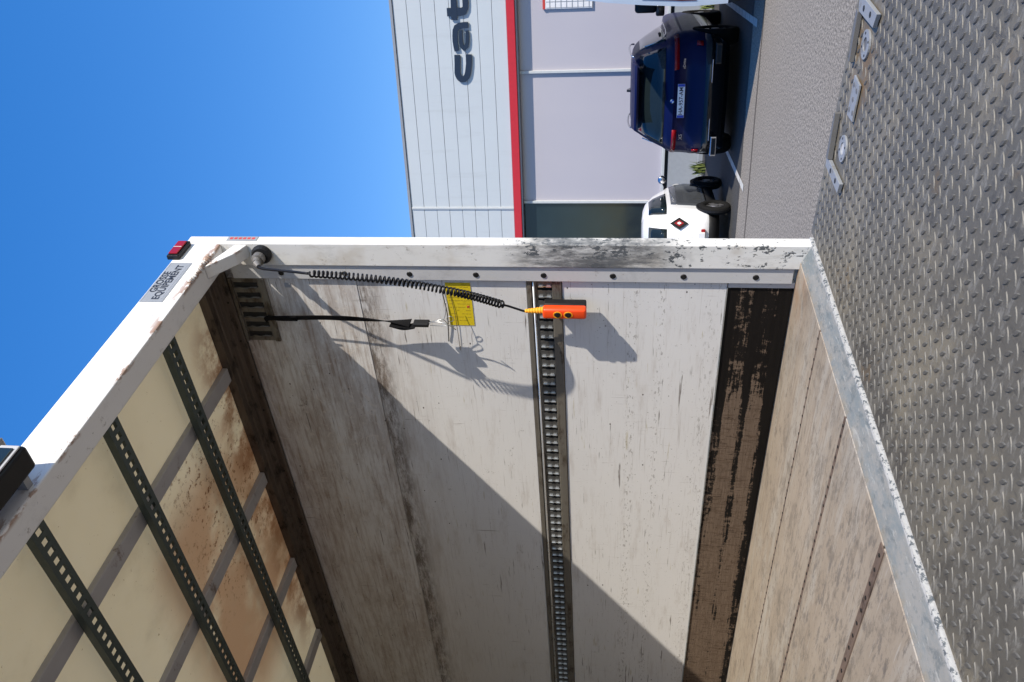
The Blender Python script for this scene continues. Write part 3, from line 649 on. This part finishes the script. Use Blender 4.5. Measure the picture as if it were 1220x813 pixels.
hb = MB().box(-.034, .006, -.024, .024, .0, .176); hs = hb.obj('housing', 'orange', P, .010, True, seg=3)
hb2 = MB().box(.0065, .046, -.0235, .0235, .002, .174).obj('back_shell', 'blk', P, .007, True, seg=3)
for zc in (.115, .072):
    rgm = MB(); n = 18
    for r, x in ((.0155, -.0342), (.0155, -.0368), (.0125, -.0368), (.0125, -.0342)):
        for i in range(n): rgm.v.append((x, r * math.cos(2 * math.pi * i / n), zc + r * 1.15 * math.sin(2 * math.pi * i / n)))
    for a in range(4):
        c = (a + 1) % 4
        for i in range(n): l = (i + 1) % n; rgm.f.append((a * n + i, a * n + l, c * n + l, c * n + i))
    rgm.obj('button_ring', 'yrib', P)
    bt = MB(); bt.cyl((-.0343, 0, zc), (-1, 0, 0), .0122, .0045, 16, .0105); bt.obj('button', 'blk', P)
hk = MB(); hk.tube([(.046, 0, .15), (.056, 0, .155), (.066, 0, .15), (.070, 0, .14)], .003, 6); hk.obj('hook', 'steel', P, smooth=True)
# ------------------------------------------------------------------ lashing strap
SP = empty('lashing_strap', 'black webbing strap hanging from the short track near the ceiling', 'strap', (1.20, .36, 3.29))
def ls(p): return Vector(p) - Vector((1.20, .36, 3.29))
sp = spline([(1.231, .40, 3.345), (1.205, .37, 3.32), (1.190, .355, 3.24), (1.175, .338, 3.05), (1.168, .337, 2.90), (1.165, .341, 2.80), (1.158, .341, 2.72), (1.15, .341, 2.665)], 6)
wd = []
for i in range(len(sp)):
    f = i / (len(sp) - 1); a = math.radians(72 - 70 * max(0, (f - .50) / .5)); wv = .028 + .034 * max(0, (f - .45) / .55); wd.append(Vector((math.cos(a), math.sin(a), 0)) * wv)
MB().ribbon([ls(p) for p in sp], wd, .004).obj('webbing', 'web', SP)
sp2 = spline([(1.222, .395, 3.34), (1.185, .352, 3.30), (1.172, .345, 3.24), (1.172, .345, 3.17)], 6)
MB().ribbon([ls(p) for p in sp2], [Vector((.012, .030, 0))] * len(sp2), .004).obj('loose_tail', 'web', SP)
sp3 = spline([(1.15, .345, 2.75), (1.135, .350, 2.69), (1.14, .346, 2.64)], 6)
MB().ribbon([ls(p) for p in sp3], [Vector((.050, .008, 0))] * len(sp3), .004).obj('webbing', 'web', SP)
MB().box(*[v for k in range(3) for v in (ls((1.135, .335, 2.585))[k], ls((1.172, .352, 2.652))[k])]).obj('buckle', 'blk', SP, .004)
for nm, pp, rad in (('wire_hook', [(1.17, .346, 2.588), (1.175, .345, 2.56), (1.178, .34, 2.53), (1.178, .365, 2.515), (1.176, .372, 2.54), (1.172, .366, 2.588)], .0017),
                    ('wire_hook', [(1.152, .34, 2.588), (1.14, .325, 2.545), (1.13, .33, 2.50), (1.135, .36, 2.47), (1.15, .35, 2.495)], .002),
                    ('wire_hook', [(1.205, .27, 2.515), (1.19, .32, 2.52), (1.18, .345, 2.53)], .0016)):
    MB().tube([ls(p) for p in spline(pp, 6)], rad, 6).obj(nm, 'steel', SP, smooth=True)
MB().tube([ls(p) for p in spline([(1.2365, .225, 2.535), (1.234, .30, 2.527), (1.233, .36, 2.523), (1.234, .43, 2.528), (1.2375, .50, 2.534)], 6)], .0026, 6).obj('spring_wire', 'wire', SP, smooth=True)
MB().tube([ls(p) for p in spline([(1.2375, .23, 2.505), (1.236, .33, 2.492), (1.236, .42, 2.489), (1.2378, .55, 2.488)], 6)], .0012, 6).obj('spring_wire', 'wire', SP, smooth=True)
lo = [(1.19 + .0, .345 + .014 * math.cos(t * .5236), 2.502 + .014 * math.sin(t * .5236)) for t in range(13)]
MB().tube([ls(p) for p in lo], .0015, 6).obj('wire_ring', 'steel', SP, smooth=True)
# ------------------------------------------------------------------ vehicles: stacked plan outlines with rear, side and front columns
def shell(rows, fr, fs, ff, pw=3.0):
    """rows: (z, half width, n rear, n front, corner); fr/fs/ff: column fractions on rear, side, front -> grid of points"""
    G = []
    for z, hw, nr, nf, cr in rows:
        line = []; cr, cf = cr if isinstance(cr, tuple) else (cr, cr)
        for u in fr: line.append((u * (hw - cr * .30 * abs(u) ** 6), nr + cr * abs(u) ** pw, z))
        for s in fs: line.append((hw * (1 - .06 * (2 * s - 1) ** 4 * (1 if cr else 0)), nr + cr + (nf - nr - cr - cf) * s, z))
        for u in ff: line.append((u * (hw - cr * .30 * abs(u) ** 6), nf - cf * abs(u) ** pw, z))
        for s in fs[::-1]: line.append((-hw * (1 - .06 * (2 * s - 1) ** 4 * (1 if cr else 0)), nr + cr + (nf - nr - cr - cf) * s, z))
        G.append(line)
    return G
def split_shell(G, classify, parent, mats, names, off={}, cap='body'):
    nc = len(G[0]); sets = {}
    for r in range(len(G) - 1):
        for c in range(nc): sets.setdefault(classify(r, c), []).append((r, c))
    for key, cells in sets.items():
        mb = MB(); idx = {}; o_ = off.get(key.rstrip('2'), 0)
        cx, cy = 0, sum(p[1] for p in G[0]) / nc
        def vid(r, c):
            c %= nc
            if (r, c) not in idx:
                p = Vector(G[r][c])
                if o_:
                    d1 = Vector(G[r][(c + 1) % nc]) - Vector(G[r][c - 1]); d2 = Vector(G[min(r + 1, len(G) - 1)][c]) - Vector(G[max(r - 1, 0)][c]); p = p + d1.cross(d2).normalized() * o_
                idx[(r, c)] = len(mb.v); mb.v.append(tuple(p))
            return idx[(r, c)]
        for r, c in cells: mb.f.append((vid(r, c), vid(r, c + 1), vid(r + 1, c + 1), vid(r + 1, c)))
        if key == cap:
            for r in (0, len(G) - 1): mb.f.append(tuple(vid(r, c) for c in range(nc)))
        kb_ = key.rstrip('2'); ob = mb.obj(names[kb_], mats[kb_], parent, 0, True)
        if key != cap:
            so_ = ob.modifiers.new('thickness', 'SOLIDIFY'); so_.thickness = .012; so_.offset = -1
        else:
            try: ob.data.set_sharp_from_angle(angle=math.radians(38))
            except Exception: pass
def wheel(parent, x, y, r, wdt, side, nm='wheel'):
    wb = MB(); n = 32; prof = [(r * .62, .0), (r * .93, 0.0), (r, .03), (r, wdt - .03), (r * .93, wdt), (r * .62, wdt)]
    for rr, t in prof:
        for i in range(n): wb.v.append((x + side * t, y + rr * math.cos(2 * math.pi * i / n), r + rr * math.sin(2 * math.pi * i / n)))
    k = len(prof)
    for a in range(k):
        c = (a + 1) % k
        for i in range(n): l = (i + 1) % n; wb.f.append((a * n + i, a * n + l, c * n + l, c * n + i))
    wo = wb.obj(nm, 'rubber', parent, 0, True)
    rm = MB(); xo = x + side * wdt
    rm.cyl((xo - side * .10, y, r), (side, 0, 0), r * .615, .02, 28)
    for i in range(5):
        a = 2 * math.pi * i / 5 + .3
        d = Vector((0, math.cos(a), math.sin(a))); t = Vector((0, -math.sin(a), math.cos(a))); c0 = Vector((xo - side * .03, y, r))
        q = [c0 + d * .05 + t * .04, c0 + d * r * .61 + t * .05, c0 + d * r * .61 - t * .05, c0 + d * .05 - t * .04]
        o_ = len(rm.v); rm.v += [tuple(p) for p in q] + [tuple(p - Vector((side * .02, 0, 0))) for p in q]; rm.f += [(o_, o_ + 1, o_ + 2, o_ + 3), (o_ + 7, o_ + 6, o_ + 5, o_ + 4)] + [(o_ + i_, o_ + (i_ + 1) % 4, o_ + 4 + (i_ + 1) % 4, o_ + 4 + i_) for i_ in range(4)]
    rm.cyl((xo - side * .04, y, r), (side, 0, 0), .06, .03, 14); rm.obj('rim', 'alloy', wo)
# --- dark blue SUV
V = empty('parked_suv', 'dark blue SUV parked nose in, seen from its tailgate', 'car', fpos(1.10, 11.62), FA)
rows = [(.20, .84, .20, 4.72, .14), (.34, .94, .07, 4.86, .26), (.44, .97, .025, 4.90, .32), (.565, .98, .0, 4.91, .36), (.60, .985, .015, 4.91, .36), (.70, .99, .035, 4.90, .36), (.76, .99, .09, 4.89, .36), (.86, .985, .118, 4.87, .36), (.965, .975, .092, 4.84, .36), (1.035, .955, .05, 4.80, .36), (1.085, .93, .065, 4.70, .35),
        (1.12, .905, .11, 3.55, .34), (1.165, .88, .16, 3.45, .33), (1.30, .825, .28, 3.15, .30), (1.45, .755, .42, 2.85, .28), (1.565, .695, .54, 2.62, .27), (1.63, .645, .52, 2.48, .26), (1.675, .57, .66, 2.30, .24), (1.70, .42, .95, 2.05, .22)]
fr = [-1, -.93, -.84, -.66, -.48, -.25, 0, .25, .48, .66, .84, .93, 1]; fs = [.04, .1, .18, .30, .42, .55, .68, .8, .9, .96]; ff = [1, .8, .4, 0, -.4, -.8, -1]
G = shell(rows, fr, fs, ff); NR = len(fr)
def cls(r, c):
    z = rows[r][0]
    if r <= 2 : return 'bumper'
    if c < NR - 1:
        if 12 <= r <= 14 and 1 <= c <= NR - 3: return 'glass'
        if r == 8 and c <= 3: return 'lamp'
        if r == 8 and c >= NR - 5: return 'lamp2'
        if r == 4 and c == 1: return 'reflector'
        if r == 4 and c == NR - 3: return 'reflector2'
        return 'body'
    c2 = c - (NR - 1)
    if 12 <= r <= 14 and 1 <= c2 <= 8: return 'sideglass'
    if 12 <= r <= 14 and 17 <= c2 <= 24: return 'sideglass2'
    if 12 <= r <= 14 and 11 <= c2 <= 15: return 'windscreen'
    if r == 8 and c2 == 0: return 'lamp2'
    if r == 8 and c2 == len(fs) * 2 + len(ff): return 'lamp'
    return 'body'
split_shell(G, cls, V, {'body': 'blue', 'bumper': 'gloss', 'glass': 'cglass', 'sideglass': 'cglass', 'windscreen': 'cglass', 'lamp': 'redlamp', 'reflector': 'redlamp'},
            {'body': 'body', 'bumper': 'bumper', 'glass': 'rear_window', 'sideglass': 'side_window', 'windscreen': 'windscreen', 'lamp': 'tail_lamp', 'reflector': 'reflector'}, {'glass': .006, 'sideglass': .004, 'windscreen': .004, 'lamp': .010, 'reflector': .008})
sp_ = MB(); sp_.prism([(.34, 1.60), (.75, 1.665), (.75, 1.69), (.60, 1.69), (.36, 1.635)], 0, -.52, .52); sp_.obj('roof_spoiler', 'blue', V, .012, True)
for s in (-1, 1):
    rr = MB(); rr.tube(spline([(s * .56, .90, 1.65), (s * .59, 1.0, 1.70), (s * .61, 1.6, 1.735), (s * .61, 2.2, 1.71), (s * .60, 2.35, 1.65)], 6), .016, 8); rr.obj('roof_rail', 'chrome', V, smooth=True)
    wf = MB(); wf.tube(spline([(s * .735, .80, 1.49), (s * .83, .80, 1.24), (s * .895, 1.2, 1.145), (s * .905, 2.6, 1.135), (s * .89, 3.2, 1.14)], 6), .010, 6); wf.obj('window_trim', 'chrome', V, smooth=True)
    mr = MB(); mr.box(min(s * 1.0, s * 1.20), max(s * 1.0, s * 1.20), 3.02, 3.16, 1.10, 1.26); mr.obj('wing_mirror', 'gloss', V, .03, True)
    wheel(V, s * .74, .98, .375, .245, s); wheel(V, s * .74, 3.95, .375, .245, s)
    ex = MB(); ex.box(min(s * .55, s * .86), max(s * .55, s * .86), -.012, .10, .335, .435); exo = ex.obj('exhaust_trim', 'chrome' if s < 0 else 'gloss', V, .012)  # right chrome dimmed by colour: black gloss stands in for it
    MB().box(min(s * .575, s * .835), max(s * .575, s * .835), -.016, -.0125, .352, .418).obj('exhaust_hole', 'dark', exo)
MB().box(-.62, .62, .030, .10, .455, .470).obj('bumper_strip', 'chrome', V, .004)
pl_ = MB().box(-.26, .26, .052, .062, .865, .975).obj('number_plate', 'pwhite', V, .003)
for s in (-1, 1): MB().box(min(s * .218, s * .258), max(s * .218, s * .258), .0505, .0518, .868, .972).obj('plate_band', 'pblue', pl_)
text_obj('lettering', 'HA-957-AM', .086, 'ink', pl_, basis((1, 0, 0), (0, 0, 1), (0, .0506, .918)), .0004, .0012)
for s, q in ((1, 0), (-1, 1)): pass
bg_ = MB(); bg_.cyl((0, .055, 1.055), (0, -1, .25), .042, .008, 20); bo = bg_.obj('roundel', 'blk', V)
for q in range(4):
    mb = MB(); a0 = math.radians(90 * q); pts = [(0, 0)] + [(.030 * math.cos(a0 + math.radians(15 * i)), .030 * math.sin(a0 + math.radians(15 * i))) for i in range(7)]
    mb.prism([(z_, x_) for x_, z_ in pts], 1, -.0006, 0); ob = mb.obj('roundel_quarter', 'pwhite' if q % 2 else 'pblue', bo); ob.matrix_local = basis((1, 0, 0), (0, .25, 1), (0, .0455, 1.0572)) @ Matrix.Rotation(math.radians(90), 4, 'X')
text_obj('lettering', 'X5', .075, 'chrome', V, basis((1, 0, 0), (0, 0, 1), (-.58, .145, .895)), .003, .001)
text_obj('lettering', 'xDrive', .055, 'chrome', V, basis((1, 0, 0), (0, 0, 1), (.55, .135, .885)), .003, .001)
ant = MB(); ant.prism([(1.05, 1.695), (1.30, 1.705), (1.12, 1.765), (1.07, 1.765)], 0, -.018, .018); ant.obj('roof_aerial', 'gloss', V, .004)
wp = MB(); wp.tube([(0, .115, 1.15), (.28, .16, 1.185)], .008, 6); wp.obj('rear_wiper', 'blk', V)
for x in (-.38, .38): mb = MB().box(x - .15, x + .15, 1.0, 1.12, 1.12, 1.42); mb.obj('headrest', 'seat', V, .05, True)
# --- white microcar
K = empty('white_microcar', 'tiny white two seat microcar with a dark diamond badge', 'car', fpos(3.44, 11.42), FA)
rows = [(.19, .50, .16, 2.1, (.20, .10)), (.37, .55, .06, 2.2, (.20, .14)), (.41, .56, .035, 2.24, (.20, .16)), (.50, .56, .01, 2.27, (.22, .20)), (.70, .57, 0, 2.27, (.25, .22)), (.85, .57, .0, 2.22, (.29, .23)), (.98, .565, .02, 2.05, (.36, .24)), (1.05, .555, .05, 1.9, (.38, .24)), (1.16, .53, .11, 1.75, (.39, .24)), (1.27, .50, .20, 1.6, (.38, .23)), (1.345, .455, .30, 1.47, (.35, .21)), (1.40, .40, .42, 1.36, (.30, .18)), (1.44, .31, .56, 1.23, (.24, .14)), (1.46, .18, .72, 1.08, (.12, .08))]
fr = [-1, -.86, -.70, -.50, -.30, 0, .30, .50, .70, .86, 1]; fs = [.03, .09, .16, .24, .34, .45, .57, .69, .80, .90, .97]; ff = [1, .8, .4, 0, -.4, -.8, -1]
G = shell(rows, fr, fs, ff, 2.2); NR = len(fr); NS = len(fs); NF = len(ff)
def cls(r, c):
    if c < NR - 1:
        if 7 <= r <= 9 and 3 <= c <= NR - 5: return 'glass'
        return 'skirt' if r == 0 else 'body'
    c2 = c - (NR - 1)
    if r == 0: return 'skirt'
    side = 0 <= c2 <= NS or c2 >= NS + NF
    cc = c2 if c2 <= NS else (NS * 2 + NF - c2)
    if side and 7 <= r <= 9 and 0 <= cc <= 7: return 'sideglass' if c2 <= NS else 'sideglass2'
    if side and 1 <= r <= 5 and 3 <= cc <= 9: return 'door' if c2 <= NS else 'door2'
    if not side and 5 <= r <= 10: return 'windscreen'
    return 'body'
split_shell(G, cls, K, {'body': 'carwhite', 'glass': 'cglass', 'sideglass': 'cglass', 'windscreen': 'cglass', 'skirt': 'blk', 'door': simple('smoked_door_panel', (.055, .06, .068), .12)},
            {'body': 'body', 'glass': 'rear_window', 'sideglass': 'side_window', 'windscreen': 'windscreen', 'skirt': 'lower_skirt', 'door': 'door_panel'}, {'glass': .006, 'sideglass': .004, 'windscreen': .004, 'door': .004})
for s in (-1, 1):
    wheel(K, s * .490, .47, .262, .115, s); wheel(K, s * .475, 2.02, .262, .130, s)
    for yc in (.47, 2.02):
        am = MB(); am.cyl((s * .535, yc, .285), (s, 0, 0), .285, .037, 28); am.obj('wheel_arch', 'blk', K)
    mr = MB(); mr.tube([(s * .50, 1.72, 1.02), (s * .64, 1.70, 1.09)], .014, 8); mro = mr.obj('wing_mirror', 'blk', K, smooth=True)
    hd_ = MB(); hd_.tube([(s * .70, 1.62, 1.10), (s * .70, 1.64, 1.10), (s * .70, 1.72, 1.10), (s * .70, 1.76, 1.10)], [.055, .075, .065, .02], 16); hd_.obj('mirror_shell', 'chrome', mro, smooth=True)
    tl = MB().box(min(s * .20, s * .30), max(s * .20, s * .30), .03, .30, .43, .50); tl.obj('tail_lamp', 'redlamp', K, .012)
dmw = basis((.84, .54, 0), (0, 0, 1), (.385, .10, .86))
for nm, r_, d0, d1, mt, par in (('diamond_badge', 1, -.02, .022, 'gloss', None), ('diamond_ring', .55, .0225, .028, 'redlamp', 1), ('diamond_centre', .26, .0285, .033, 'pwhite', 1)):
    dm = MB(); dm.prism([(0, -.15 * r_), (.10 * r_, 0), (0, .15 * r_), (-.10 * r_, 0)], 2, d0, d1); ob = dm.obj(nm, mt, K if not par else dmo, .004)
    if not par: ob.matrix_local = dmw; dmo = ob
MB().box(-.26, .26, -.012, .06, .44, .55).obj('number_plate', 'pwhite', K, .004)
# --- pale van at the right edge
VN = empty('parked_van', 'pale blue white van at the right edge with a black wing mirror', 'van', fpos(-1.40, 9.80), FA)
rows = [(.28, .93, .05, 5.1, .06), (.5, .98, 0, 5.25, .08), (.9, 1.0, 0, 5.28, .08), (1.1, 1.0, .0, 5.2, .08), (1.25, .99, .005, 4.6, .08), (1.6, .97, .015, 4.2, .08), (2.05, .93, .03, 3.8, .08), (2.35, .89, .05, 3.55, .09), (2.52, .83, .09, 3.35, .12), (2.58, .70, .16, 3.2, .15)]
fr = [-1, -.92, -.80, -.5, -.06, .06, .5, .80, .92, 1]; fs = [.03, .1, .3, .5, .62, .66, .86, .97]; ff = [1, .8, .4, 0, -.4, -.8, -1]
G = shell(rows, fr, fs, ff); NR = len(fr); NS = len(fs)
def cls(r, c):
    if r == 0: return 'bumper'
    if c < NR - 1:
        if 4 <= r <= 5 and 2 <= c <= 3: return 'glass'
        if 2 <= r <= 4 and c == 1: return 'lamp'
        if 2 <= r <= 4 and c == NR - 3: return 'lamp2'
        if 4 <= r <= 5 and 5 <= c <= 6: return 'glass2'
        return 'body'
    c2 = c - (NR - 1)
    if 4 <= r <= 5 and c2 == 6: return 'sideglass'
    if 4 <= r <= 5 and c2 == 2 * NS + 7 - 6: return 'sideglass2'
    if 4 <= r <= 6 and NS + 1 <= c2 <= NS + 5: return 'windscreen'
    return 'body'
split_shell(G, cls, VN, {'body': 'vanpaint', 'bumper': 'blk', 'glass': 'cglass', 'sideglass': 'cglass', 'windscreen': 'cglass', 'lamp': 'redlamp'},
            {'body': 'body', 'bumper': 'bumper', 'glass': 'rear_window', 'sideglass': 'side_window', 'windscreen': 'windscreen', 'lamp': 'tail_lamp'}, {'glass': .005, 'sideglass': .004, 'windscreen': .004, 'lamp': .006})
for s in (-1, 1):
    wheel(VN, s * .74, .95, .34, .22, s); wheel(VN, s * .74, 4.35, .34, .22, s)
    mr = MB(); mr.box(min(s * 1.08, s * 1.30), max(s * 1.08, s * 1.30), 3.1, 3.24, 1.30, 1.66); mro = mr.obj('wing_mirror', 'blk', VN, .05, True)
    ar = MB(); ar.tube([(s * .95, 3.3, 1.40), (s * 1.10, 3.18, 1.44)], .03, 8); ar.obj('mirror_arm', 'blk', mro)
# --- weeds at the kerb
def weed(e, n, h, label):
    random.seed(int(e * 100)); mb = MB()
    for i in range(46):
        a = random.uniform(0, 6.28); l = h * random.uniform(.5, 1.1); sp_ = random.uniform(.1, .55) * h
        b0 = Vector((random.uniform(-.12, .12), random.uniform(-.10, .10), 0)); d = Vector((math.cos(a), math.sin(a), 0)); t = Vector((-d.y, d.x, 0)) * random.uniform(.010, .028)
        q = [b0 - t * .4, b0 + t * .4, b0 + d * sp_ * .4 + Vector((0, 0, l * .6)) + t, b0 + d * sp_ * .4 + Vector((0, 0, l * .6)) - t, b0 + d * sp_ + Vector((0, 0, l))]
        o_ = len(mb.v); mb.v += [tuple(p) for p in q]; mb.f += [(o_, o_ + 1, o_ + 2, o_ + 3), (o_ + 3, o_ + 2, o_ + 4)]
    o = mb.obj('weed_tuft', 'leaf'); o.location = fpos(e, n); o['label'] = label; o['category'] = 'plant'; o['group'] = 'weeds along the building'
weed(3.42, 16.6, .34, 'green weed tuft growing between the blue SUV and white microcar')
weed(.05, 16.9, .30, 'green weed tuft growing between the blue SUV and the pale van')
